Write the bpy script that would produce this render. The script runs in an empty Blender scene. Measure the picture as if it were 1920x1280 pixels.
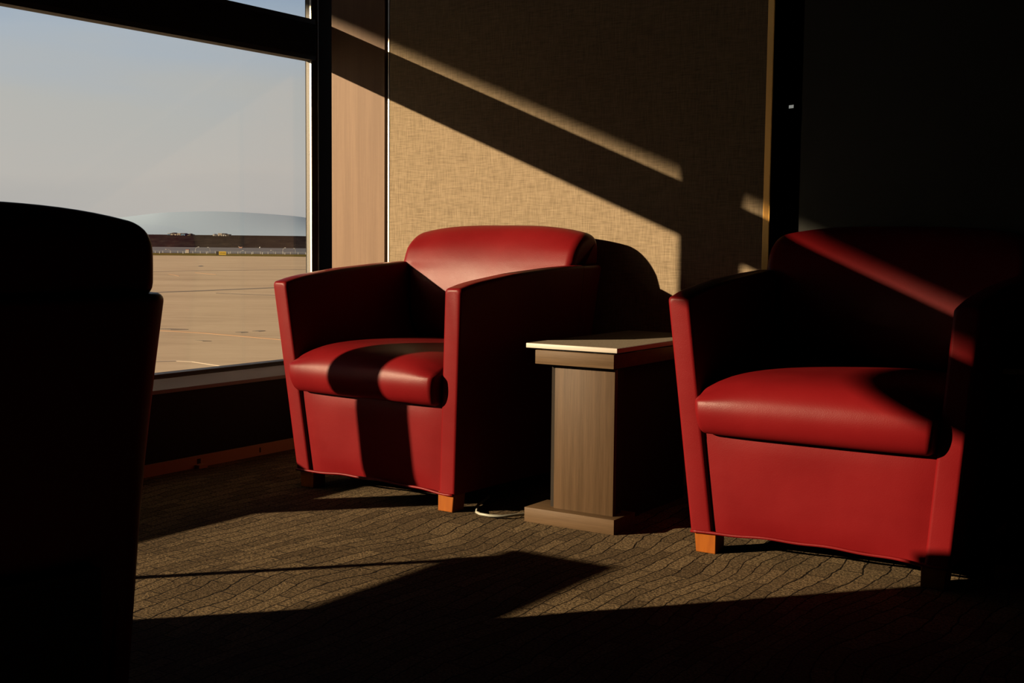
import bpy, bmesh, math, random
from mathutils import Vector, Matrix
random.seed(7)
S = bpy.context.scene
C = S.collection
PI = math.pi

# ------------------------------------------------------------------ camera
H = 0.84
FPX = 2333.17
FW = Vector((-0.545595, 0.833986, -0.082423)).normalized()
RT = Vector((0.836352, 0.548106, 0.009753)).normalized()
UP = RT.cross(FW).normalized()
cam_d = bpy.data.cameras.new('camera')
cam = bpy.data.objects.new('camera', cam_d)
C.objects.link(cam)
cam_d.sensor_width = 36.0
cam_d.lens = FPX / 1920 * 36.0
cam_d.clip_start = 0.02
cam_d.clip_end = 20000
cam.matrix_world = Matrix(((RT.x, UP.x, -FW.x, 0), (RT.y, UP.y, -FW.y, 0), (RT.z, UP.z, -FW.z, H), (0, 0, 0, 1)))
S.camera = cam

# ------------------------------------------------------------------ world, sun, exposure
S.view_settings.view_transform = 'Standard'
S.view_settings.look = 'None'
S.view_settings.gamma = 1.0
S.view_settings.exposure = 0.0
S.view_settings.use_curve_mapping = False

def s2l(r, g, b):
    f = lambda c: (c / 255 / 12.92) if c / 255 <= 0.04045 else ((c / 255 + 0.055) / 1.055) ** 2.4
    return (f(r), f(g), f(b), 1)

W = bpy.data.worlds.new('world'); S.world = W; W.use_nodes = True
wt = W.node_tree; wt.nodes.clear()
def wn(t, **k):
    n = wt.nodes.new(t)
    for a, b in k.items(): setattr(n, a, b)
    return n
tc = wn('ShaderNodeTexCoord'); sx = wn('ShaderNodeSeparateXYZ'); wt.links.new(tc.outputs['Generated'], sx.inputs[0])
rp = wn('ShaderNodeValToRGB')
cr = rp.color_ramp; cr.elements[0].position = 0.0; cr.elements[1].position = 1.0
cr.elements[0].color = s2l(120, 105, 88); cr.elements[1].color = s2l(40, 60, 100)
for p, c in ((0.495, (150, 135, 115)), (0.5, (178, 176, 173)), (0.525, (190, 186, 180)), (0.55, (186, 186, 182)), (0.575, (173, 184, 195)), (0.60, (150, 170, 192)), (0.65, (130, 150, 180)), (0.75, (80, 105, 150))):
    e = cr.elements.new(p); e.color = s2l(*c)
mr = wn('ShaderNodeMath', operation='MULTIPLY_ADD'); mr.inputs[1].default_value = 0.5; mr.inputs[2].default_value = 0.5
wt.links.new(sx.outputs['Z'], mr.inputs[0])
# soft thin cloud banding
mp = wn('ShaderNodeMapping'); mp.inputs['Scale'].default_value = (2.5, 2.5, 14)
wt.links.new(tc.outputs['Generated'], mp.inputs[0])
cn = wn('ShaderNodeTexNoise'); cn.inputs['Scale'].default_value = 2.2; cn.inputs['Detail'].default_value = 5
wt.links.new(mp.outputs[0], cn.inputs['Vector'])
cm = wn('ShaderNodeMath', operation='MULTIPLY_ADD'); cm.inputs[1].default_value = 0.03; cm.inputs[2].default_value = -0.015
wt.links.new(cn.outputs['Fac'], cm.inputs[0])
ad = wn('ShaderNodeMath', operation='ADD'); wt.links.new(mr.outputs[0], ad.inputs[0]); wt.links.new(cm.outputs[0], ad.inputs[1])
ad.use_clamp = True
wt.links.new(ad.outputs[0], rp.inputs[0])
bg = wn('ShaderNodeBackground'); bg.inputs['Strength'].default_value = 1.0
wt.links.new(rp.outputs[0], bg.inputs['Color'])
wo = wn('ShaderNodeOutputWorld'); wt.links.new(bg.outputs[0], wo.inputs[0])

SUN_DIR = Vector((1.0, 1.09, -0.415)).normalized()
sun_d = bpy.data.lights.new('sun', 'SUN'); sun_d.energy = 24.0; sun_d.angle = math.radians(0.55); sun_d.color = (1.0, 0.76, 0.48)
sun = bpy.data.objects.new('sun', sun_d); C.objects.link(sun)
sun.rotation_euler = SUN_DIR.to_track_quat('-Z', 'Y').to_euler()
sun.location = (-12, -11, 6)

# ------------------------------------------------------------------ materials
KA = 0.5   # overall albedo level (dark room surfaces)
def mat(name, base, rough=0.6, spec=0.5, metal=0.0, k=None):
    k = k if k is not None else (1.0 if metal > 0.5 else KA); base = [c * k for c in base[:3]]; spec *= 0.6
    m = bpy.data.materials.new(name); m.use_nodes = True
    b = m.node_tree.nodes['Principled BSDF']
    b.inputs['Base Color'].default_value = (*base[:3], 1)
    b.inputs['Roughness'].default_value = rough
    b.inputs['Specular IOR Level'].default_value = spec
    b.inputs['Metallic'].default_value = metal
    return m
def N(m, t, **k):
    n = m.node_tree.nodes.new(t)
    for a, b in k.items(): setattr(n, a, b)
    return n
def L(m, a, b): m.node_tree.links.new(a, b)
def B(m): return m.node_tree.nodes['Principled BSDF']
def ramp(m, fac, stops, k=KA):
    stops = [(p, [c * k for c in cc[:3]]) for p, cc in stops]
    r = N(m, 'ShaderNodeValToRGB'); e = r.color_ramp.elements
    e[0].position, e[0].color = stops[0][0], (*stops[0][1][:3], 1)
    e[1].position, e[1].color = stops[-1][0], (*stops[-1][1][:3], 1)
    for p, c in stops[1:-1]:
        x = e.new(p); x.color = (*c[:3], 1)
    L(m, fac, r.inputs[0]); return r.outputs[0]
def coords(m, scale=(1, 1, 1), kind='Object'):
    t = N(m, 'ShaderNodeTexCoord'); p = N(m, 'ShaderNodeMapping'); p.inputs['Scale'].default_value = scale
    L(m, t.outputs[kind], p.inputs[0]); return p.outputs[0]
def noise(m, vec, scale, detail=3, rough=0.5, dist=0):
    n = N(m, 'ShaderNodeTexNoise'); n.inputs['Scale'].default_value = scale; n.inputs['Detail'].default_value = detail
    n.inputs['Roughness'].default_value = rough; n.inputs['Distortion'].default_value = dist
    L(m, vec, n.inputs['Vector']); return n.outputs['Fac']
def bump(m, h, strength, dist=0.002):
    b = N(m, 'ShaderNodeBump'); b.inputs['Strength'].default_value = strength; b.inputs['Distance'].default_value = dist
    L(m, h, b.inputs['Height']); L(m, b.outputs[0], B(m).inputs['Normal'])
def math_(m, op, a, b):
    n = N(m, 'ShaderNodeMath', operation=op)
    for i, v in enumerate((a, b)):
        if isinstance(v, (int, float)): n.inputs[i].default_value = v
        else: L(m, v, n.inputs[i])
    return n.outputs[0]

# red leather
M_leather = mat('red_leather', (0.13, 0.0055, 0.007), 0.42, 0.11)
v = coords(M_leather)
n1 = noise(M_leather, v, 5, 3)
L(M_leather, ramp(M_leather, n1, [(0.3, (0.117, 0.0040, 0.0055)), (0.7, (0.144, 0.0054, 0.0070))]), B(M_leather).inputs['Base Color'])
vo = N(M_leather, 'ShaderNodeTexVoronoi'); vo.inputs['Scale'].default_value = 420; L(M_leather, v, vo.inputs['Vector'])
nw = noise(M_leather, v, 14, 2)
bump(M_leather, math_(M_leather, 'ADD', math_(M_leather, 'MULTIPLY', vo.outputs['Distance'], 0.25), math_(M_leather, 'MULTIPLY', nw, 1.2)), 0.25, 0.002)
rgh = math_(M_leather, 'MULTIPLY_ADD', n1, 0.12); M_leather.node_tree.nodes[-1].inputs[2].default_value = 0.345
L(M_leather, rgh, B(M_leather).inputs['Roughness'])

M_leg = mat('amber_wood', s2l(120, 62, 12), 0.45, 0.12)
v = coords(M_leg, (30, 30, 4)); L(M_leg, ramp(M_leg, noise(M_leg, v, 3, 4), [(0.3, (0.20, 0.050, 0.0025)), (0.7, (0.25, 0.068, 0.0035))]), B(M_leg).inputs['Base Color'])
M_under = mat('dark_underside', (0.01, 0.008, 0.008), 0.9)

# carpet
M_carpet = mat('patterned_carpet', (0.05, 0.03, 0.016), 0.95, 0.1)
m = M_carpet
t = N(m, 'ShaderNodeTexCoord'); sp = N(m, 'ShaderNodeSeparateXYZ'); L(m, t.outputs['Object'], sp.inputs[0])
wob = noise(m, coords(m, (1, 0.8, 1)), 1.9, 1)
wob2 = noise(m, coords(m), 14, 3)
xs = math_(m, 'ADD', sp.outputs['X'], math_(m, 'MULTIPLY', wob, 0.30))
xs = math_(m, 'ADD', xs, math_(m, 'MULTIPLY', wob2, 0.022))
cb = N(m, 'ShaderNodeCombineXYZ'); L(m, sp.outputs['Y'], cb.inputs[0]); L(m, xs, cb.inputs[1])
br = N(m, 'ShaderNodeTexBrick'); br.offset = 0.37; br.squash = 1
L(m, cb.outputs[0], br.inputs['Vector'])
br.inputs['Scale'].default_value = 1; br.inputs['Brick Width'].default_value = 0.15; br.inputs['Row Height'].default_value = 0.043
br.inputs['Mortar Size'].default_value = 0.0024; br.inputs['Mortar Smooth'].default_value = 0.6; br.inputs['Bias'].default_value = 0.0
br.inputs['Color1'].default_value = (0.078, 0.056, 0.032, 1); br.inputs['Color2'].default_value = (0.043, 0.030, 0.017, 1); br.inputs['Mortar'].default_value = (0.006, 0.004, 0.0025, 1)
pile = noise(m, coords(m), 150, 5, 0.75)
pile2 = noise(m, coords(m), 60, 3, 0.6)
mx = N(m, 'ShaderNodeMix', data_type='RGBA', blend_type='MULTIPLY'); mx.inputs[0].default_value = 1
L(m, br.outputs['Color'], mx.inputs[6]); L(m, ramp(m, pile, [(0.38, (0.10, 0.10, 0.10)), (0.62, (1.9, 1.85, 1.75))], 1.0), mx.inputs[7])
L(m, mx.outputs[2], B(m).inputs['Base Color'])
hh = math_(m, 'ADD', math_(m, 'MULTIPLY', br.outputs['Fac'], -1.0), math_(m, 'ADD', math_(m, 'MULTIPLY', pile, 0.9), math_(m, 'MULTIPLY', pile2, 0.9)))
bump(m, hh, 0.9, 0.006)

def weave(name, c0, c1, rough=0.9):
    m = mat(name, c0, rough, 0.15)
    a = noise(m, coords(m, (1, 1, 0.06)), 330, 2); b = noise(m, coords(m, (0.06, 1, 1)), 330, 2); c = noise(m, coords(m), 2, 2)
    s = math_(m, 'ADD', a, b); s = math_(m, 'MULTIPLY', s, 0.5); s2 = math_(m, 'ADD', s, math_(m, 'MULTIPLY', c, 0.04))
    L(m, ramp(m, s2, [(0.38, c0), (0.66, c1)]), B(m).inputs['Base Color']); bump(m, s, 0.35, 0.0015); return m
M_fabric = weave('linen_wallcovering', (0.165, 0.124, 0.078), (0.285, 0.220, 0.145))
def wood(name, c0, c1, axis='Z', rough=0.55, sc=60):
    m = mat(name, c0, rough, 0.12)
    scl = {'Z': (1, 1, 0.035), 'X': (0.035, 1, 1), 'Y': (1, 0.035, 1)}[axis]
    a = noise(m, coords(m, scl), sc, 4, 0.6); b = noise(m, coords(m, scl), sc * 6, 2)
    s = math_(m, 'MULTIPLY_ADD', a, 0.7); m.node_tree.nodes[-1].inputs[2].default_value = 0.0
    s = math_(m, 'ADD', s, math_(m, 'MULTIPLY', b, 0.3))
    L(m, ramp(m, s, [(0.36, c0), (0.64, c1)]), B(m).inputs['Base Color']); bump(m, b, 0.15, 0.001); return m
M_woodwall = wood('pale_wood_veneer', (0.158, 0.100, 0.065), (0.200, 0.130, 0.086), sc=25)
M_tablewood = wood('grey_oak_laminate', (0.052, 0.030, 0.0140), (0.082, 0.048, 0.0240), sc=70)
M_tablewoodh = wood('grey_oak_laminate_across', (0.070, 0.042, 0.0205), (0.106, 0.065, 0.034), 'X', sc=70)
M_white = mat('cream_laminate', (0.45, 0.41, 0.36), 0.5, 0.3)
M_core = mat('grey_core', (0.022, 0.017, 0.013), 0.8, 0.1)
M_speck = mat('speckled_tan_laminate', (0.20, 0.17, 0.125), 0.6, 0.15)
L(M_speck, ramp(M_speck, noise(M_speck, coords(M_speck), 300, 3), [(0.35, (0.15, 0.12, 0.085)), (0.65, (0.24, 0.20, 0.15))]), B(M_speck).inputs['Base Color'])
M_black = mat('black_metal', (0.006, 0.005, 0.0045), 0.5)
M_blackwall = mat('matt_black', (0.0035, 0.003, 0.0028), 0.8, 0.2)
M_alu = mat('brushed_metal', (0.38, 0.34, 0.28), 0.35, 0.5, 0.9)
M_gold = mat('bronze_edge', (0.33, 0.175, 0.045), 0.42, 0.5, 1.0)
M_grey = mat('grey_rubber', (0.06, 0.055, 0.045), 0.6)
M_ledge = mat('grey_sill', (0.24, 0.22, 0.25), 0.6)
M_redwall = mat('dark_maroon_panel', (0.012, 0.005, 0.005), 0.7, 0.2)
M_base = mat('brown_wood_base', (0.42, 0.25, 0.13), 0.6)
M_ceil = mat('dark_ceiling', (0.03, 0.027, 0.025), 0.9)
M_interior = mat('dark_room_wall', (0.035, 0.03, 0.026), 0.9)
M_dkglass = mat('dark_green_panel', (0.014, 0.015, 0.011), 0.55, 0.25)
M_cable = mat('grey_cable', (0.3, 0.3, 0.25), 0.5)

M_glass = bpy.data.materials.new('window_glass'); M_glass.use_nodes = True
g = M_glass.node_tree; g.nodes.clear()
o_ = g.nodes.new('ShaderNodeOutputMaterial'); mx_ = g.nodes.new('ShaderNodeMixShader'); tr_ = g.nodes.new('ShaderNodeBsdfTransparent'); gl_ = g.nodes.new('ShaderNodeBsdfGlossy')
fr_ = g.nodes.new('ShaderNodeFresnel'); fr_.inputs['IOR'].default_value = 1.25; tr_.inputs[0].default_value = (0.985, 0.985, 0.98, 1); gl_.inputs['Roughness'].default_value = 0.0
g.links.new(fr_.outputs[0], mx_.inputs[0]); g.links.new(tr_.outputs[0], mx_.inputs[1]); g.links.new(gl_.outputs[0], mx_.inputs[2]); g.links.new(mx_.outputs[0], o_.inputs[0])

# ------------------------------------------------------------------ helpers
def link(name, bm, m, parent=None, smooth=False, loc=None, sharp=None):
    me = bpy.data.meshes.new(name)
    bmesh.ops.recalc_face_normals(bm, faces=bm.faces)
    bm.to_mesh(me); bm.free(); me.materials.append(m)
    if smooth:
        for p in me.polygons: p.use_smooth = True
        if sharp: me.set_sharp_from_angle(angle=math.radians(sharp))
    o = bpy.data.objects.new(name, me); C.objects.link(o)
    if parent: o.parent = parent
    if loc: o.location = loc
    return o
def box(bm, x0, x1, y0, y1, z0, z1, bev=0.0, seg=2):
    r = bmesh.ops.create_cube(bm, size=1, matrix=Matrix.Translation(((x0 + x1) / 2, (y0 + y1) / 2, (z0 + z1) / 2)) @ Matrix.Diagonal((x1 - x0, y1 - y0, z1 - z0, 1)))
    if bev:
        vs = set(r['verts']); es = [e for e in bm.edges if e.verts[0] in vs and e.verts[1] in vs]
        bmesh.ops.bevel(bm, geom=es, offset=bev, segments=seg, affect='EDGES', profile=0.5)
def bobj(name, m, dims, parent=None, bev=0.0, smooth=False):
    bm = bmesh.new(); box(bm, *dims, bev=bev); return link(name, bm, m, parent, smooth=bool(bev), sharp=35 if bev else None)
def boxes(name, m, lst, parent=None, bev=0.0):
    bm = bmesh.new()
    for d in lst: box(bm, *d, bev=bev)
    return link(name, bm, m, parent)
def struct(o): o['kind'] = 'structure'; return o
def empty(name, loc, rz=0.0):
    o = bpy.data.objects.new(name, None); o.empty_display_size = 0.1; C.objects.link(o); o.location = loc; o.rotation_euler = (0, 0, rz); return o
def tag(o, label, cat, group=None):
    o['label'] = label; o['category'] = cat
    if group: o['group'] = group
    return o
def tube(bm, pts, rad, seg=8, closed=False):
    pts = [Vector(p) for p in pts]; rings = []
    for i, p in enumerate(pts):
        d = (pts[min(i + 1, len(pts) - 1)] - pts[max(i - 1, 0)]).normalized()
        a = d.cross(Vector((0, 0, 1)));
        if a.length < 1e-3: a = d.cross(Vector((1, 0, 0)))
        a.normalize(); b = d.cross(a)
        r_ = rad[i] if isinstance(rad, (list, tuple)) else rad
        rings.append([bm.verts.new(p + (a * math.cos(2 * PI * k / seg) + b * math.sin(2 * PI * k / seg)) * r_) for k in range(seg)])
    for i in range(len(rings) - 1):
        for k in range(seg):
            bm.faces.new((rings[i][k], rings[i][(k + 1) % seg], rings[i + 1][(k + 1) % seg], rings[i + 1][k]))
    bm.faces.new(rings[0][::-1]); bm.faces.new(rings[-1])

# ------------------------------------------------------------------ armchair (local: front at y=0 facing -y, centre x=0)
ZB, ZT = 0.056, 0.69          # underside of upholstery, top of the arm front
HB, SL, TH = 0.343, 0.059, 0.064
def slant(z): return -SL * (1 - (z - ZB) / (ZT - ZB))
def lean(y, z): return -0.05 * (z - ZB) / (ZT - ZB) * max(0.0, 1 - y / 0.4)
PROF = [(0.0, 0.692), (0.05, 0.702), (0.09, 0.710), (0.25, 0.731), (0.43, 0.745), (0.58, 0.752), (0.80, 0.752)]
def arm_h(y):
    for (a, b), (c, d) in zip(PROF, PROF[1:]):
        if y <= c: return b + (d - b) * (y - a) / (c - a)
    return PROF[-1][1]
def section(h, ins):
    t0, t1, rc = ins, TH - ins, min(0.013, TH / 2 - ins - 1e-4)
    top = h - ins
    zs = [ZB + (top - rc - ZB) * k / 8 for k in range(9)]
    pts = [(t1, z) for z in zs]
    for k in range(1, 5):
        a = PI / 2 * k / 5; pts.append((t1 - rc + rc * math.cos(a), top - rc + rc * math.sin(a)))
    for k in range(0, 5):
        a = PI / 2 + PI / 2 * k / 5; pts.append((t0 + rc + rc * math.cos(a), top - rc + rc * math.sin(a)))
    pts += [(t0, z) for z in reversed(zs)]
    return pts
def sweep(stations, cap_ends=True):
    # stations: (point on outer plan line, outward normal, height, inset)
    bm = bmesh.new(); rings = []
    for P, n, h, ins in stations:
        ring = []
        for a, z in section(h, ins):
            q = P + n * (slant(z) * (1 + 0.8 * max(0, n.y)) - a)
            ring.append(bm.verts.new((q.x, q.y + lean(P.y, z), z)))
        rings.append(ring)
    for r0, r1 in zip(rings, rings[1:]):
        for k in range(len(r0)):
            kk = (k + 1) % len(r0); bm.faces.new((r0[k], r0[kk], r1[kk], r1[k]))
    bm.faces.new(rings[0][::-1]); bm.faces.new(rings[-1])
    return bm
HW = HB + SL                   # outer half width at arm top
def arm_bm(s):
    st = []; n = Vector((s, 0)); R = 0.011
    for k in range(0, 6):
        ph = PI / 2 * k / 5
        st.append((Vector((s * HW, R * (1 - math.cos(ph)))), n, arm_h(0) , R * (1 - math.sin(ph))))
    for k in range(1, 19):
        y = R + (0.61 - R) * k / 18; st.append((Vector((s * HW, y)), n, arm_h(y), 0))
    return sweep(st)
D = 0.765
def shell_bm():
    st = []; R = 0.075
    def seg(p, n): st.append((Vector(p), Vector(n), arm_h(0.7) - 0.001, 0))
    seg((-HW, 0.612), (-1, 0)); seg((-HW, 0.66), (-1, 0))
    for k in range(0, 9):
        a = PI - PI / 2 * k / 8; seg((-HW + R + R * math.cos(a), D - R + R * math.sin(a)), (math.cos(a), math.sin(a)))
    for k in range(1, 8): seg((-HW + R + (2 * HW - 2 * R) * k / 8, D), (0, 1))
    for k in range(0, 9):
        a = PI / 2 - PI / 2 * k / 8; seg((HW - R + R * math.cos(a), D - R + R * math.sin(a)), (math.cos(a), math.sin(a)))
    seg((HW, 0.66), (1, 0)); seg((HW, 0.612), (1, 0))
    return sweep(st)
def inner_hw(z): return HB - TH + SL + slant(z)
def inset_poly(pr, d):
    out = []; n = len(pr); area = sum(pr[i][0] * pr[(i + 1) % n][1] - pr[(i + 1) % n][0] * pr[i][1] for i in range(n)); s = 1 if area > 0 else -1
    for i in range(n):
        a, b, c = Vector(pr[i - 1]), Vector(pr[i]), Vector(pr[(i + 1) % n])
        t = (c - a).normalized(); nn = Vector((-t.y, t.x)) * s
        out.append(b + nn * d)
    return out
def smoothloop(pr, it=2):
    for _ in range(it):
        q = []
        for i in range(len(pr)):
            a, b = pr[i], pr[(i + 1) % len(pr)]
            q.append((a[0] * .75 + b[0] * .25, a[1] * .75 + b[1] * .25)); q.append((a[0] * .25 + b[0] * .75, a[1] * .25 + b[1] * .75))
        pr = q
    return pr
def loft(pr, hwf, R, zf=None, yf=None, ncol=26):
    bm = bmesh.new(); rings = []
    us = []
    for k in range(7): us.append((-1, R, PI / 2 * k / 6))
    cols = [(-1, R * (1 - math.cos(PI / 2 - PI / 2 * k / 7)), R * (1 - math.sin(PI / 2 * k / 7)), k) for k in range(0, 8)]
    lst = []
    for k in range(0, 8):
        ph = PI / 2 * k / 7; lst.append((-1, R * (1 - math.sin(PI / 2 - ph)) if False else R * (1 - math.cos(ph)), R * (1 - math.sin(ph))))
    # (side, distance from the end, inset)
    seq = [(-1, d, i) for (_, d, i) in lst] + [(0, k / ncol, 0) for k in range(1, ncol)] + [(1, d, i) for (_, d, i) in reversed(lst)]
    for side, d, ins in seq:
        pp = inset_poly(pr, ins * 0.98) if ins > 1e-6 else [Vector(p) for p in pr]
        ring = []
        for y, z in pp:
            w = hwf(z)
            x = -w + d if side == -1 else (w - d if side == 1 else -(w - R) + 2 * (w - R) * d)
            u = x / w
            z2 = zf(u, z) if zf else z; y2 = y + (yf(u, z) if yf else 0)
            ring.append(bm.verts.new((x, y2, z2)))
        rings.append(ring)
    for r0, r1 in zip(rings, rings[1:]):
        for k in range(len(r0)):
            kk = (k + 1) % len(r0); bm.faces.new((r0[k], r0[kk], r1[kk], r1[k]))
    bm.faces.new(rings[0][::-1]); bm.faces.new(rings[-1])
    return bm
BACK = [(.60, .47), (.570, .50), (.556, .56), (.555, .62), (.563, .68), (.578, .74), (.592, .78), (.611, .82), (.636, .853), (.664, .876), (.695, .888), (.725, .886), (.748, .872), (.763, .84), (.765, .80), (.762, .743), (.71, .742), (.69, .74), (.69, .60), (.69, .47)]
def back_hw(z):
    t = min(1, max(0, (z - 0.730) / 0.016)); t = t * t * (3 - 2 * t)
    return (inner_hw(min(z, 0.74)) - 0.001) * (1 - t) + 0.380 * t
def back_z(u, z):
    if z > 0.80: return 0.80 + (z - 0.80) * (1 - 0.36 * abs(u) ** 3.2)
    return z
SEAT = [(.55, .345), (.0, .330), (-.045, .330), (-.067, .345), (-.080, .375), (-.083, .405), (-.074, .440), (-.045, .470), (.0, .488), (.08, .500), (.3, .500), (.55, .485)]
def seat_z(u, z):
    return z - (0.040 * abs(u) ** 4 if z > 0.42 else 0) * min(1, (z - .42) / .05 if z > .42 else 0)
def bottom_arch(x): return 0.010 * max(0.0, 1 - (x / 0.3) ** 2)

def make_chair(name):
    root = empty(name, (0, 0, 0))
    for s in (-1, 1): link('arm', arm_bm(s), M_leather, root, True, sharp=60)
    link('backrest_shell', shell_bm(), M_leather, root, True, sharp=60)
    link('back_cushion', loft(smoothloop(BACK, 2), back_hw, 0.030, back_z, lambda u, z: -0.012 * u * u), M_leather, root, True, sharp=80)
    link('seat_cushion', loft(smoothloop(SEAT, 2), lambda z: inner_hw(z) - 0.002, 0.018, seat_z, lambda u, z: 0.010 * abs(u) ** 4 if z < 1 else 0), M_leather, root, True, sharp=80)
    # front panel
    bm = bmesh.new(); nx, nz = 20, 10; grid = []
    for j in range(nz + 1):
        z = ZB + (0.337 - ZB) * j / nz; row = []
        for i in range(nx + 1):
            u = -1 + 2 * i / nx; x = u * (inner_hw(z) + 0.001); zz = z + bottom_arch(x) * (1 - j / nz)
            row.append(bm.verts.new((x, 0.014 + lean(0, zz) - 0.007 * (1 - abs(u) ** 8) * (1 - abs(2 * j / nz - 1) ** 6), zz)))
        grid.append(row)
    back = [[bm.verts.new((q.co.x, 0.06, q.co.z)) for q in row] for row in (grid[0], grid[-1])]
    for j in range(nz):
        for i in range(nx): bm.faces.new((grid[j][i], grid[j][i + 1], grid[j + 1][i + 1], grid[j + 1][i]))
    for i in range(nx):
        bm.faces.new((back[0][i], back[0][i + 1], grid[0][i + 1], grid[0][i])); bm.faces.new((grid[-1][i], grid[-1][i + 1], back[1][i + 1], back[1][i]))
        bm.faces.new((back[1][i], back[1][i + 1], back[0][i + 1], back[0][i]))
    link('front_panel', bm, M_leather, root, True, sharp=50)
    bm = bmesh.new()
    pts = [(x, -0.003, ZB + 0.001 + bottom_arch(x) + 0.0015 * math.sin(x * 37)) for x in [-HB + 0.004 + (2 * HB - 0.008) * k / 40 for k in range(41)]]
    tube(bm, pts, 0.0042, 8); link('piping', bm, M_leather, root, True)
    bobj('seat_base', M_under, (-0.285, 0.285, 0.05, 0.73, 0.066, 0.335), root)
    for sx_ in (-1, 1):
        for yy in (0.008, 0.69):
            bm = bmesh.new(); x0 = sx_ * (HB - 0.009); x1 = sx_ * (HB - 0.072); xa, xb = min(x0, x1), max(x0, x1)
            box(bm, xa, xb, yy, yy + 0.058, 0, ZB + 0.004)
            for v_ in bm.verts:
                if v_.co.z < 0.01:
                    if abs(v_.co.x) > HB - 0.03: v_.co.x -= sx_ * 0.006
            bmesh.ops.bevel(bm, geom=bm.edges[:], offset=0.0015, segments=1, affect='EDGES')
            link('leg', bm, M_leg, root)
    return root
def copy_tree(o, parent=None):
    c = o.copy(); C.objects.link(c)
    if parent: c.parent = parent
    for ch in list(o.children): copy_tree(ch, c)
    return c

chair = make_chair('armchair')
G = 'red leather tub armchairs in the lounge'
chair.location = (-2.537, 3.060, 0); chair.rotation_euler = (0, 0, math.radians(-3.0))
tag(chair, 'red leather armchair standing by the window in front of the sunlit beige wall', 'armchair', G)
c2 = copy_tree(chair); c2.location = (-1.066, 3.044, 0); c2.rotation_euler = (0, 0, 0)
tag(c2, 'red leather armchair right of the side table, half in shadow before the dark wall', 'armchair', G)
c3 = copy_tree(chair); c3.location = (-2.304, 1.062, 0); c3.rotation_euler = (0, 0, math.radians(-100.3))
tag(c3, 'armchair in the left foreground, seen from behind as a black silhouette', 'armchair', G)

# ------------------------------------------------------------------ side tables (local: front left floor corner at 0,0; runs +x, +y)
def make_table(open_=False):
    r = empty('side_table', (0, 0, 0))
    bobj('tabletop', M_white, (0, 0.304, 0, 0.65, 0.5205, 0.534), r, bev=0.0012)
    bobj('top_surface', M_speck, (0.0015, 0.3025, 0.0015, 0.6485, 0.533, 0.5346), r)
    bobj('apron', M_tablewoodh, (0.030, 0.292, 0.004, 0.62, 0.4745, 0.5150), r, bev=0.0008)
    bobj('gap_shade', M_black, (0.045, 0.277, 0.02, 0.60, 0.5150, 0.5205), r)  # black filler standing in for the shadow in the gap under the slab
    bobj('pedestal_core', M_core, (0.058, 0.272, 0.054, 0.100, 0.040, 0.4700), r)
    if not open_: bobj('pedestal_spine', M_core, (0.095, 0.235, 0.100, 0.600, 0.000, 0.4745), r)
    bobj('pedestal_panel', M_tablewood, (0.079, 0.2785, 0.037, 0.054, 0.044, 0.4690), r, bev=0.0006)
    bobj('pedestal_neck', M_black, (0.075, 0.265, 0.050, 0.098, 0.4690, 0.4745), r)
    bobj('plinth', M_tablewoodh, (0.0, 0.303, 0.0, 0.13, 0.0, 0.044), r, bev=0.0012)
    if open_: bobj('leg', M_black, (0.030, 0.052, 0.585, 0.607, 0.0, 0.4745), r)
    return r
t1 = make_table(); t1.location = (-1.966, 3.081, 0)
TG = 'narrow side tables between the armchairs'
tag(t1, 'narrow grey oak side table with cream top between the two red armchairs', 'side table', TG)
t2 = copy_tree(t1); t2.location = (-0.655, 3.205, 0)
tag(t2, 'dim side table at the right edge, beside the half-shadowed armchair', 'side table', TG)
t3 = make_table(True); t3.location = (-3.075, 0.736, 0)
tag(t3, 'side table between the window and the silhouetted foreground armchair', 'side table', TG)

# cable on the carpet
bm = bmesh.new()
tube(bm, [(-2.24, 3.30, .006), (-2.19, 3.16, .006), (-2.135, 3.075, .007), (-2.105, 3.050, .010), (-2.07, 3.048, .010), (-2.035, 3.066, .009), (-2.00, 3.13, .008), (-1.965, 3.22, .006), (-1.93, 3.32, .006)], 0.0042, 8)
tag(link('power_cable', bm, M_cable, None, True), 'pale cable curving over the carpet from the armchair to the side table', 'cable')

# ------------------------------------------------------------------ room shell
XW, YB = -3.408, 3.86
struct(bobj('floor', M_carpet, (-3.50, 5.0, -4.0, 3.90, -0.12, 0.0)))
struct(bobj('ceiling', M_ceil, (-3.62, 5.0, -4.0, 5.2, 2.70, 2.85)))
struct(bobj('wall_right', M_interior, (5.0, 5.15, -4.0, 5.2, -0.12, 2.85)))
struct(bobj('wall_front', M_interior, (-3.60, 5.15, -4.15, -4.0, -0.12, 2.85)))
wb_ = struct(boxes('wall_back', M_blackwall, [(XW, -1.528, 3.875, 4.05, -0.12, 2.85), (-1.430, 5.15, 3.875, 4.05, -0.12, 2.85), (-1.70, -1.30, 4.05, 4.15, -0.12, 2.85)]))
bobj('wood_panel', M_woodwall, (XW, -3.134, YB, 3.875, 0.0, 2.70), wb_)['label'] = 'pale sunlit wood panel next to the window'
bobj('fabric_panel', M_fabric, (-3.107, -1.552, YB, 3.875, 0.0, 2.70), wb_)['label'] = 'beige woven fabric wall panel'
bobj('panel_joint', M_alu, (-3.1165, -3.1105, YB - 0.001, 3.875, 0.0, 2.70), wb_)['label'] = 'thin bright metal strip'
bm = bmesh.new()
vs = [bm.verts.new((x, y, z)) for z in (0.0, 2.70) for x, y in ((-1.552, YB - 0.0005), (-1.5495, YB - 0.0015), (-1.5265, YB - 0.0145), (-1.524, YB - 0.0145), (-1.524, 3.875), (-1.552, 3.875))]
bm.faces.new(vs[:6][::-1]); bm.faces.new(vs[6:])
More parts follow.
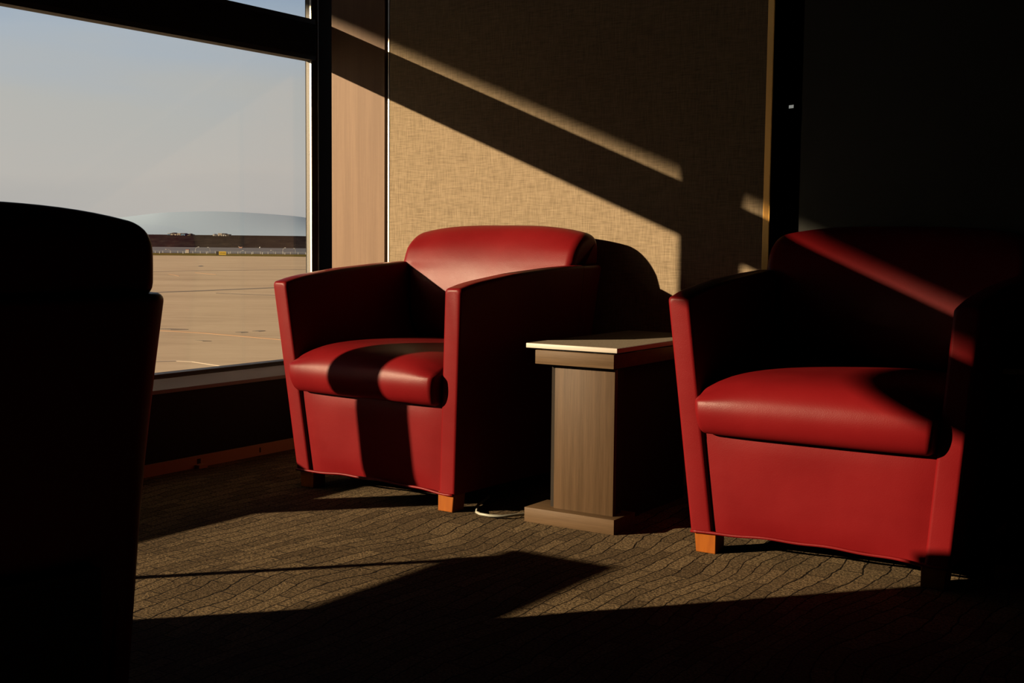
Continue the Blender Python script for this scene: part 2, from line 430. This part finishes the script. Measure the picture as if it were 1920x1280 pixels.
for k in range(6): bm.faces.new((vs[k], vs[(k + 1) % 6], vs[6 + (k + 1) % 6], vs[6 + k]))
link('panel_end', bm, M_gold, wb_)['label'] = 'bronze edge strip'
bobj('dark_panel', M_dkglass, (-1.430, 5.0, YB, 3.875, 0.0, 2.70), wb_)['label'] = 'dark green-black panel'
bm = bmesh.new()  # added metal bar, front angled to the window to make a small bright reflection
vs = [bm.verts.new((x, y, z)) for z in (1.262, 1.272) for x, y in ((-1.468, 3.845), (-1.448, 3.8335), (-1.448, 4.05), (-1.468, 4.05))]
bm.faces.new(vs[:4][::-1]); bm.faces.new(vs[4:])
for k in range(4): bm.faces.new((vs[k], vs[(k + 1) % 4], vs[4 + (k + 1) % 4], vs[4 + k]))
link('glint_bar', bm, mat('pale_metal', (0.6, 0.62, 0.6), 0.2, 0.5, 1.0), wb_)['label'] = 'small pale metal bar added to stand in for a bright reflection'
# wall_left: low wall, pier, lintel; the glazing sits 8 cm outside the inner wall face
GX = -3.485                    # inner face of the window frames
wl = struct(bobj('wall_left', M_redwall, (-3.62, XW, -4.0, 3.86, -0.12, 0.285)))
bobj('pier', M_interior, (-3.62, XW, -4.0, -2.10, 0.285, 2.70), wl)
bobj('lintel', M_blackwall, (-3.62, XW, -2.10, 3.86, 2.45, 2.70), wl)
bobj('upper_wall', M_interior, (-3.78, -3.625, -7.0, 9.0, 2.47, 4.174), wl)
bobj('corner_post', M_blackwall, (-3.57, GX - 0.013, 3.881, 3.99, -0.12, 2.85), wl)
tb = struct(boxes('baseboard_left', M_base, [(XW, XW + 0.012, -0.07, 3.86, 0.0, 0.042)]))
bobj('slot', M_black, (XW + 0.010, XW + 0.0128, 3.427, 3.434, 0.012, 0.031), tb)
bobj('bracket', M_base, (XW + 0.012, XW + 0.036, 3.100, 3.140, 0.0, 0.012), tb)
bobj('bracket', M_black, (XW + 0.010, XW + 0.0135, 3.112, 3.128, 0.014, 0.032), tb)
bm = bmesh.new()
prof = [(XW + 0.005, 0.285), (XW + 0.005, 0.298), (GX - 0.002, 0.3255), (GX - 0.05, 0.3255), (GX - 0.05, 0.285)]
va = [bm.verts.new((x, -2.10, z)) for x, z in prof]; vb = [bm.verts.new((x, 3.86, z)) for x, z in prof]
bm.faces.new(va); bm.faces.new(vb[::-1])
for k in range(5): bm.faces.new((va[k], vb[k], vb[(k + 1) % 5], va[(k + 1) % 5]))
sl = struct(link('trim_1', bm, M_ledge))
sl['label'] = 'grey window sill ledge'
def window(idx, y0, y1):
    w = struct(boxes('window_%d' % idx, M_black, [
        (GX - 0.05, GX - 0.004, y0, y1, 0.3255, 0.331), (GX - 0.07, GX - 0.016, y0, y1, 0.331, 0.340),
        (GX - 0.05, GX, y0, y1, 1.552, 1.572), (GX - 0.05, GX, y0, y1, 1.69, 1.715), (GX - 0.05, GX, y0, y1, 2.42, 2.45)]))
    bobj('transom', M_blackwall, (GX - 0.07, GX + 0.004, y0, y1, 1.570, 1.695), w)
    bobj('glass', M_glass, (GX - 0.036, GX - 0.030, y0, y1, 0.33, 1.56), w)
    bobj('glass', M_glass, (GX - 0.036, GX - 0.030, y0, y1, 1.70, 2.43), w)
    return w
w1 = window(1, 2.007, 3.85)
w2 = window(2, -0.13, 1.827)
w3 = window(3, -2.10, -0.30)
bobj('jamb', M_grey, (GX - 0.05, GX - 0.021, 3.848, 3.880, 0.300, 2.45), w1)
bobj('jamb_bead', M_alu, (GX - 0.028, GX - 0.0205, 3.8455, 3.8485, 0.334, 2.45), w1)
bobj('jamb_bead', M_alu, (GX - 0.024, GX - 0.0125, 3.8775, 3.8810, 0.300, 2.45), w1)
m1 = struct(bobj('trim_2', M_black, (-3.555, GX, 1.827, 2.007, 0.300, 2.45))); m1['label'] = 'black window mullion'
m2 = struct(bobj('trim_3', M_black, (-3.555, GX, -0.30, -0.13, 0.300, 2.45))); m2['label'] = 'black window mullion'

# roof overhang outside, above the windows
tag(bobj('roof_canopy', M_interior, (-9.40, -3.63, -7.0, 14.0, 4.174, 4.40)), 'dark roof overhang outside above the windows', 'roof')

# ------------------------------------------------------------------ outside
GZ = -3.0
FH = Vector((FW.x, FW.y, 0)).normalized(); RH = Vector((RT.x, RT.y, 0)).normalized()
def gp(px, py, z=GZ):
    d = FW * FPX + RT * (px - 960) - UP * (py - 640)
    return Vector((0, 0, H)) + d * ((z - H) / d.z)
def dist_px(px, dep):            # point over the ground at forward depth dep, at azimuth of image column px
    d = FW * FPX + RT * (px - 960) + UP * 190
    d = Vector((d.x, d.y, 0)); d = d / d.dot(FH)
    return d * dep
def strip(name, m, d0, d1, l0=-1500, l1=1200, z=GZ, h=0.0):
    bm = bmesh.new()
    for a, b, z0 in ((d0, d1, z),):
        vs = [bm.verts.new(FH * d + RH * l + Vector((0, 0, zz))) for zz in (z0 - 0.5, z0) for d, l in ((a, l0), (a, l1), (b, l1), (b, l0))]
        bm.faces.new(vs[:4][::-1]); bm.faces.new(vs[4:])
        for k in range(4): bm.faces.new((vs[k], vs[(k + 1) % 4], vs[4 + (k + 1) % 4], vs[4 + k]))
    return link(name, bm, m)
M_tar = mat('pale_concrete_apron', (0.33, 0.24, 0.15), 0.9, 0.1)
m = M_tar
tt = N(m, 'ShaderNodeTexCoord'); pr_ = N(m, 'ShaderNodeMapping'); pr_.inputs['Rotation'].default_value = (0, 0, -0.5793); pr_.inputs['Scale'].default_value = (1, 1, 1)
rot = N(m, 'ShaderNodeVectorRotate', rotation_type='Z_AXIS'); rot.inputs['Angle'].default_value = -0.5793; L(m, tt.outputs['Object'], rot.inputs['Vector'])
p2 = N(m, 'ShaderNodeMapping'); p2.inputs['Scale'].default_value = (0.05, 0.16, 1); L(m, rot.outputs[0], p2.inputs[0])
p3 = N(m, 'ShaderNodeMapping'); p3.inputs['Scale'].default_value = (0.5, 1.6, 1); L(m, rot.outputs[0], p3.inputs[0])
na = noise(m, p2.outputs[0], 1.0, 6, 0.65); nb = noise(m, p3.outputs[0], 1.0, 4, 0.6)
L(m, ramp(m, math_(m, 'ADD', math_(m, 'MULTIPLY', na, 0.7), math_(m, 'MULTIPLY', nb, 0.3)), [(0.34, (0.31, 0.240, 0.165)), (0.5, (0.41, 0.325, 0.225)), (0.66, (0.47, 0.38, 0.27))]), B(m).inputs['Base Color'])
def D_at(py): return gp(440, py).dot(FH)
M_out_grass = mat('dry_grass_verge', (0.10, 0.082, 0.022), 1.0, 0)
L(M_out_grass, ramp(M_out_grass, noise(M_out_grass, coords(M_out_grass), 0.3, 4), [(0.35, (0.085, 0.075, 0.018)), (0.65, (0.135, 0.105, 0.04))]), B(M_out_grass).inputs['Base Color'])
M_water = mat('blue_grey_water', (0.085, 0.095, 0.12), 0.9, 0.15)
L(M_water, ramp(M_water, noise(M_water, coords(M_water, (0.05, 0.3, 1)), 0.5, 4), [(0.3, (0.075, 0.083, 0.105)), (0.7, (0.115, 0.120, 0.140))]), B(M_water).inputs['Base Color'])
tag(strip('airport_apron', M_tar, 3.8, D_at(480)), 'pale concrete airport apron outside the window', 'tarmac')
tag(strip('grass_verge', M_out_grass, D_at(480), D_at(475.5), z=GZ + 0.02), 'thin strip of dry grass at the far edge of the apron', 'grass')
tag(strip('water', M_water, D_at(475.5), 9000, l0=-9000, l1=9000, z=GZ - 0.1), 'blue-grey strip of water beyond the grass verge', 'water')
# far embankment
M_bank = mat('dark_embankment', (0.028, 0.020, 0.017), 1, 0)
L(M_bank, ramp(M_bank, noise(M_bank, coords(M_bank, (1, 1, 3)), 0.25, 6, 0.7), [(0.35, (0.012, 0.010, 0.013)), (0.6, (0.024, 0.020, 0.021)), (0.75, (0.060, 0.048, 0.038))]), B(M_bank).inputs['Base Color'])
bm = bmesh.new(); D0 = D_at(463.5); rows = []
for i in range(121):
    l = -700 + 1000 * i / 120
    px = 960 + FPX * l / D0
    top = H + (447 - (446.2 if px < 300 else 446.2 + 3.6 * min(1, (px - 300) / 230))) / FPX * 560 - 0.15
    top += 0.12 * math.sin(i * 1.7) + 0.1 * math.sin(i * .6)
    rows.append([bm.verts.new(FH * (D0 + dd) + RH * l + Vector((0, 0, z))) for dd, z in ((0, GZ - .2), (3, GZ + 1.1), (9, top - .6), (15, top), (400, top + .1), (401, GZ - .2))])
for a, b in zip(rows, rows[1:]):
    for k in range(6): bm.faces.new((a[k], a[(k + 1) % 6], b[(k + 1) % 6], b[k]))
bm.faces.new(rows[0]); bm.faces.new(rows[-1][::-1])
tag(link('embankment', bm, M_bank), 'long low dark embankment across the water', 'embankment')
# distant hills, the haze painted into their pale blue-grey base colour
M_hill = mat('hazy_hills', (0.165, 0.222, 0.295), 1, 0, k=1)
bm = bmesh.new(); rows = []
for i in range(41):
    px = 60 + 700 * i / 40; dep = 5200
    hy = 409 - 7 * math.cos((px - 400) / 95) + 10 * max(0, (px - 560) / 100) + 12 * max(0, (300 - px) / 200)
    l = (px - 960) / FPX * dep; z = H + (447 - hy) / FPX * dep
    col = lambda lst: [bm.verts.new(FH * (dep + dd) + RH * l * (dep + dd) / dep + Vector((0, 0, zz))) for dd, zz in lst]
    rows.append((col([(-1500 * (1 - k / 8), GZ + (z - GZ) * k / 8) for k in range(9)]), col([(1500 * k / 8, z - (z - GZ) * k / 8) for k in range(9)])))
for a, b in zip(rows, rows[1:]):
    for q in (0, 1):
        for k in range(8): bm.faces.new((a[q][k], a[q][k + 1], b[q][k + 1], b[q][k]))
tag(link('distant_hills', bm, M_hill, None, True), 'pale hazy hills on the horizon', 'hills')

# things on the ground outside; pos(px, depth) gives the ground point
YAW = math.atan2(RH.y, RH.x)
def sized(px0, px1, dep): return (px1 - px0) / FPX * dep
ms = {k: mat(k, s, 0.7) for k, s in dict(yellow_panel=(0.55, 0.36, 0.01), cream_paint=(0.42, 0.37, 0.30), blue_paint=(0.13, 0.27, 0.42), dark_roof=(0.06, 0.045, 0.04), white_paint=(0.5, 0.5, 0.48), post_grey=(0.30, 0.30, 0.29), red_paint=(0.35, 0.10, 0.06), scrub=(0.05, 0.038, 0.02)).items()}
# taxiway sign: yellow panels with black characters
dp = D_at(479); p = dist_px(417, dp)
sg = empty('taxiway_sign', (p.x, p.y, GZ + 0.02), YAW); hw = sized(411, 424.5, dp) / 2
bobj('panel', ms['yellow_panel'], (-hw, hw, -.08, .08, .08, .76), sg)
bobj('frame', M_black, (-hw - .5, -hw, -.08, .08, .05, .78), sg)
boxes('leg', ms['post_grey'], [(-hw + .1, -hw + .16, -.03, .03, 0, .08)], sg); boxes('leg', ms['post_grey'], [(hw - .16, hw - .1, -.03, .03, 0, .08)], sg)
for k, x in enumerate((-.42, -.2, .05, .30, .50)):
    bm = bmesh.new(); q = [(-.06, .30), (.05, .30), (.05, .34), (-.02, .34), (-.02, .50), (.06, .50), (.06, .54), (-.06, .54)] if k % 2 else [(-.06, .30), (.05, .30), (.05, .34), (-.02, .34), (-.02, .54), (-.06, .54)]
    a = [bm.verts.new((x + u, -.092, w_)) for u, w_ in q]; b = [bm.verts.new((x + u, -.08, w_)) for u, w_ in q]
    bm.faces.new(a); bm.faces.new(b[::-1])
    for i_ in range(len(q)): bm.faces.new((a[i_], b[i_], b[(i_ + 1) % len(q)], a[(i_ + 1) % len(q)]))
    link('character', bm, M_black, sg)
tag(sg, 'small yellow taxiway sign with dark characters at the edge of the grass', 'sign')
# white box
dp = D_at(475); p = dist_px(351.5, dp)
wbx = empty('equipment_cabinet', (p.x, p.y, GZ), YAW); bobj('body', ms['cream_paint'], (-.36, .36, -.3, .3, 0.0, .72), wbx); bobj('roof', ms['red_paint'], (-.38, .38, -.32, .32, .72, .80), wbx)
tag(wbx, 'small cream equipment box standing beyond the grass verge', 'box')
# hooked poles
labels = ['hooked pole left of the cream box, bending left', 'tall thin pole just right of the cream box, bending right', 'tall pole left of the yellow sign, bending left', 'short pole right of the yellow sign, bending right',
          'short hooked pole below the boat dot, bending left', 'tall hooked pole near the window edge, bending right', 'tall hooked pole closest to the window edge, bending left']
for (x0, xt, yt, sd), lb in zip(((321, 311, 468, -1), (366, 372, 463, 1), (394, 390, 463.5, -1), (450, 455.5, 469, 1), (513, 508, 468, -1), (530, 534.5, 463, 1), (554, 551.5, 464, -1)), labels):
    dp = D_at(475.6); p = dist_px(x0, dp); hgt = (476 - yt) / FPX * dp; dx = (xt - x0) / FPX * dp
    po = empty('light_pole', (p.x, p.y, GZ - 0.1), YAW)
    bm = bmesh.new(); pts = [(0, 0, 0), (0, 0, hgt * .45)]
    for k in range(1, 7):
        a = PI / 2 * k / 6; pts.append((dx * (1 - math.cos(a)), 0, hgt * .45 + hgt * .55 * math.sin(a)))
    tube(bm, pts, 0.035, 6); link('pole', bm, ms['post_grey'], po, True)
    bobj('lamp_head', ms['white_paint'], (dx - .15, dx + .15, -.08, .08, hgt - .06, hgt + .05), po)
    tag(po, 'thin grey ' + lb + ', across the apron', 'pole', 'thin hooked poles beyond the grass verge')
# low marker posts along the verge
first = None
for x0 in (299, 343, 387, 429, 472, 492, 534, 574, 255, 600):
    dp = D_at(476.3); p = dist_px(x0, dp)
    if first is None:
        bm = bmesh.new(); box(bm, -.07, .07, -.07, .07, 0, .30); box(bm, -.11, .11, -.11, .11, .30, .42)
        o = first = link('marker_post', bm, ms['white_paint'])
    else:
        o = first.copy(); C.objects.link(o)
    o.location = (p.x, p.y, GZ); o.rotation_euler = (0, 0, YAW)
    tag(o, 'low white marker post standing along the edge of the grass verge', 'marker', 'low white marker posts')
# guard rail
bm = bmesh.new(); dp = D_at(474.8)
for zz in (.34, .50):
    a = dist_px(150, dp); b = dist_px(700, dp); tube(bm, [(a.x, a.y, GZ + zz - .1), (b.x, b.y, GZ + zz - .1)], 0.04, 6)
rail = link('guard_rail', bm, mat('pale_rail', (0.22, 0.24, 0.28), 0.5))
bm = bmesh.new()
for k in range(40):
    a = dist_px(150 + 550 * k / 39, dp); box(bm, a.x - .04, a.x + .04, a.y - .04, a.y + .04, GZ - .1, GZ + .42)
link('rail_posts', bm, ms['post_grey'], rail)['kind'] = 'stuff'
tag(rail, 'pale guard rail running along the water edge', 'railing')
# boats on the water
p = dist_px(451, D_at(464.3)); s_ = D_at(464.3) / FPX
bt = empty('boat', (p.x, p.y, GZ - .1), YAW)
bm = bmesh.new(); vs = [bm.verts.new(v_) for v_ in ((-2.0 * s_, -.5, 0), (3.2 * s_, -.5, 0), (4 * s_, -.5, 2.2 * s_), (-3 * s_, -.5, 2.2 * s_), (-2.0 * s_, .5, 0), (3.2 * s_, .5, 0), (4 * s_, .5, 2.2 * s_), (-3 * s_, .5, 2.2 * s_))]
for q in ((0, 1, 2, 3), (7, 6, 5, 4), (0, 4, 5, 1), (1, 5, 6, 2), (2, 6, 7, 3), (3, 7, 4, 0)): bm.faces.new([vs[i] for i in q])
link('hull', bm, mat('salmon_paint', (0.42, 0.22, 0.15), .7), bt)
bm = bmesh.new(); tube(bm, [(-2 * s_, 0, 2 * s_), (-4 * s_, 0, 3.4 * s_)], .1, 6); link('bow_pole', bm, ms['cream_paint'], bt)
tag(bt, 'small salmon-coloured boat on the water right of the yellow sign', 'boat')
p = dist_px(487.5, D_at(464.5)); bm = bmesh.new(); bmesh.ops.create_uvsphere(bm, u_segments=12, v_segments=9, radius=.24, matrix=Matrix.Translation((0, 0, .3)))
bu = link('buoy', bm, ms['white_paint']); bu.location = (p.x, p.y, GZ - .12); tag(bu, 'white round buoy on the water, seen above the hooked poles', 'buoy')
# buildings on the embankment
BD = D0 + 60
def bldg(x0, x1, yb, yt, wm, roof, label, gable=False):
    p = dist_px((x0 + x1) / 2, BD); w = (x1 - x0) / FPX * BD / 2; h = (yb - yt) / FPX * BD; z0 = H + (447 - yb) / FPX * BD - .35
    b = empty('building', (p.x, p.y, z0), YAW)
    bobj('walls', wm, (-w, w, -2, 2, 0, h * .8 + .35), b)
    bm = bmesh.new()
    if gable:
        vs = [bm.verts.new(v_) for v_ in ((-w * 1.08, -2.2, h * .8 + .35), (w * 1.08, -2.2, h * .8 + .35), (0, -2.2, h + .5), (-w * 1.08, 2.2, h * .8 + .35), (w * 1.08, 2.2, h * .8 + .35), (0, 2.2, h + .5))]
        for q in ((0, 1, 2), (5, 4, 3), (0, 3, 4, 1), (1, 4, 5, 2), (2, 5, 3, 0)): bm.faces.new([vs[i] for i in q])
    else: box(bm, -w * 1.04, w * 1.04, -2.1, 2.1, h * .8 + .35, h + .35)
    link('roof', bm, roof, b)
    boxes('door', M_black, [(-w * .25, w * .15, -2.05, -1.99, .35, .35 + h * .5)], b)
    tag(b, label, 'building', 'tiny buildings on the embankment')
bldg(316.5, 321.5, 448.3, 443.4, ms['blue_paint'], ms['white_paint'], 'tiny pale blue shed at the left end of the far buildings')
bldg(322.5, 333.5, 448.3, 442.8, ms['cream_paint'], ms['dark_roof'], 'tiny cream house with a dark roof beside the pale blue shed', True)
bldg(335, 341, 448.3, 443.2, ms['cream_paint'], ms['cream_paint'], 'tiny cream block between the dark-roofed house and the bright blue shed')
bldg(342.5, 349, 448.5, 443.0, ms['blue_paint'], ms['dark_roof'], 'tiny blue shed with a dark roof right of the cream block')
bldg(401.5, 406, 449, 444.5, ms['white_paint'], ms['white_paint'], 'tiny white tent-shaped hut at the left of the second cluster', True)
bldg(411, 418.5, 449, 442.6, ms['cream_paint'], ms['cream_paint'], 'tiny tall cream building in the middle of the second cluster')
bldg(420, 426, 449, 443.4, ms['white_paint'], ms['dark_roof'], 'tiny white building with a dark roof right of the tall cream one', True)
bldg(426.5, 431.5, 449, 444.2, ms['dark_roof'], ms['dark_roof'], 'tiny dark shed at the right end of the far buildings')
# scrub mound
p = dist_px(357, BD); bm = bmesh.new(); bmesh.ops.create_uvsphere(bm, u_segments=24, v_segments=10, radius=1)
for v_ in bm.verts: v_.co = Vector((v_.co.x * 2.1, v_.co.y * 2, max(v_.co.z, -.4) * 1.05 * (1 + .1 * math.sin(v_.co.x * 9))))
mo = link('bush', bm, ms['scrub']); mo.location = (p.x, p.y, H - .35); mo.rotation_euler = (0, 0, YAW)
tag(mo, 'low dark bush mound right of the blue shed on the embankment', 'bush')

# marks on the apron
M_seam = mat('dark_tar', (0.12, 0.095, 0.07), .9); M_or = mat('rusty_orange_line', (0.34, 0.20, 0.10), .9); M_wh = mat('pale_line', (0.44, 0.36, 0.27), .9); M_st = mat('oil_stain', (0.15, 0.12, 0.085), .9)
def ground_line(name, m, pts, wpx, label, cat):
    bm = bmesh.new(); P_ = [gp(*q[:2]) for q in pts]; lo, hi = [], []
    for i, q in enumerate(P_):
        dpth = q.dot(FH); k = q.length / 3.84   # foreshortening along the view
        wv = wpx if not isinstance(wpx, list) else wpx[i]
        a = gp(pts[i][0], pts[i][1] - wv / 2); b = gp(pts[i][0], pts[i][1] + wv / 2)
        for z_, L_ in ((GZ + .012, None),):
            hi.append(bm.verts.new((a.x, a.y, GZ + .012))); lo.append(bm.verts.new((b.x, b.y, GZ + .012)))
    for i in range(len(P_) - 1): bm.faces.new((lo[i], lo[i + 1], hi[i + 1], hi[i]))
    r = bmesh.ops.extrude_face_region(bm, geom=bm.faces[:])
    for v_ in r['geom']:
        if isinstance(v_, bmesh.types.BMVert): v_.co.z -= .02
    tag(link(name, bm, m), label, cat)
ground_line('tar_seam', M_seam, [(200, 551), (285, 548.5), (400, 544), (510, 539.5), (620, 535)], 1.3, 'dark tar seam across the apron, the longest one', 'seam')
ground_line('tar_seam', M_seam, [(405, 549.5), (450, 551.5), (520, 554), (620, 556)], .9, 'faint tar seam just below the long dark seam', 'seam')
ground_line('tar_seam', mat('faint_tar', (0.22, 0.16, 0.1), .9), [(240, 510), (330, 508), (470, 506), (620, 505)], .8, 'faint distant tar seam below the grass verge', 'seam')
ground_line('painted_line', M_or, [(290, 619), (345, 622), (385, 624.5), (440, 629), (520, 636), (600, 644)], 1.2, 'rusty orange line curving over the apron', 'line')
ground_line('painted_line', M_or, [(316, 513.5), (325, 515), (336, 517.5)], .8, 'short orange mark on the distant apron, left', 'line')
ground_line('painted_line', M_or, [(365, 511), (385, 512.5), (405, 514.5)], .8, 'short orange mark on the distant apron, right of the other', 'line')
ground_line('painted_line', M_wh, [(285, 678), (330, 676.5), (360, 678), (400, 684), (440, 690), (500, 698)], 1.1, 'pale curved line low on the apron near the sill', 'line')
ground_line('oil_stain', M_st, [(296, 616.5), (320, 617), (352, 617.5)], [1.2, 2.2, .6], 'longest dark stain, left on the apron beside the orange line', 'stain')
ground_line('oil_stain', M_st, [(441, 623), (452, 622.8), (464, 622.5)], [.6, 1.8, .6], 'small dark stain in the middle of the apron', 'stain')
ground_line('oil_stain', M_st, [(473, 620.8), (485, 620.5), (497, 620)], [.6, 2, .6], 'dark stain on the apron nearest the red armchair', 'stain')
ground_line('oil_stain', M_st, [(365, 638), (380, 639), (395, 639.5)], [.5, 1.6, .5], 'small dark stain below the orange line', 'stain')
ground_line('oil_stain', M_black, [(372, 499), (376, 498.7), (381, 498.8)], [.5, 1.2, .5], 'tiny black spot on the distant apron', 'stain')
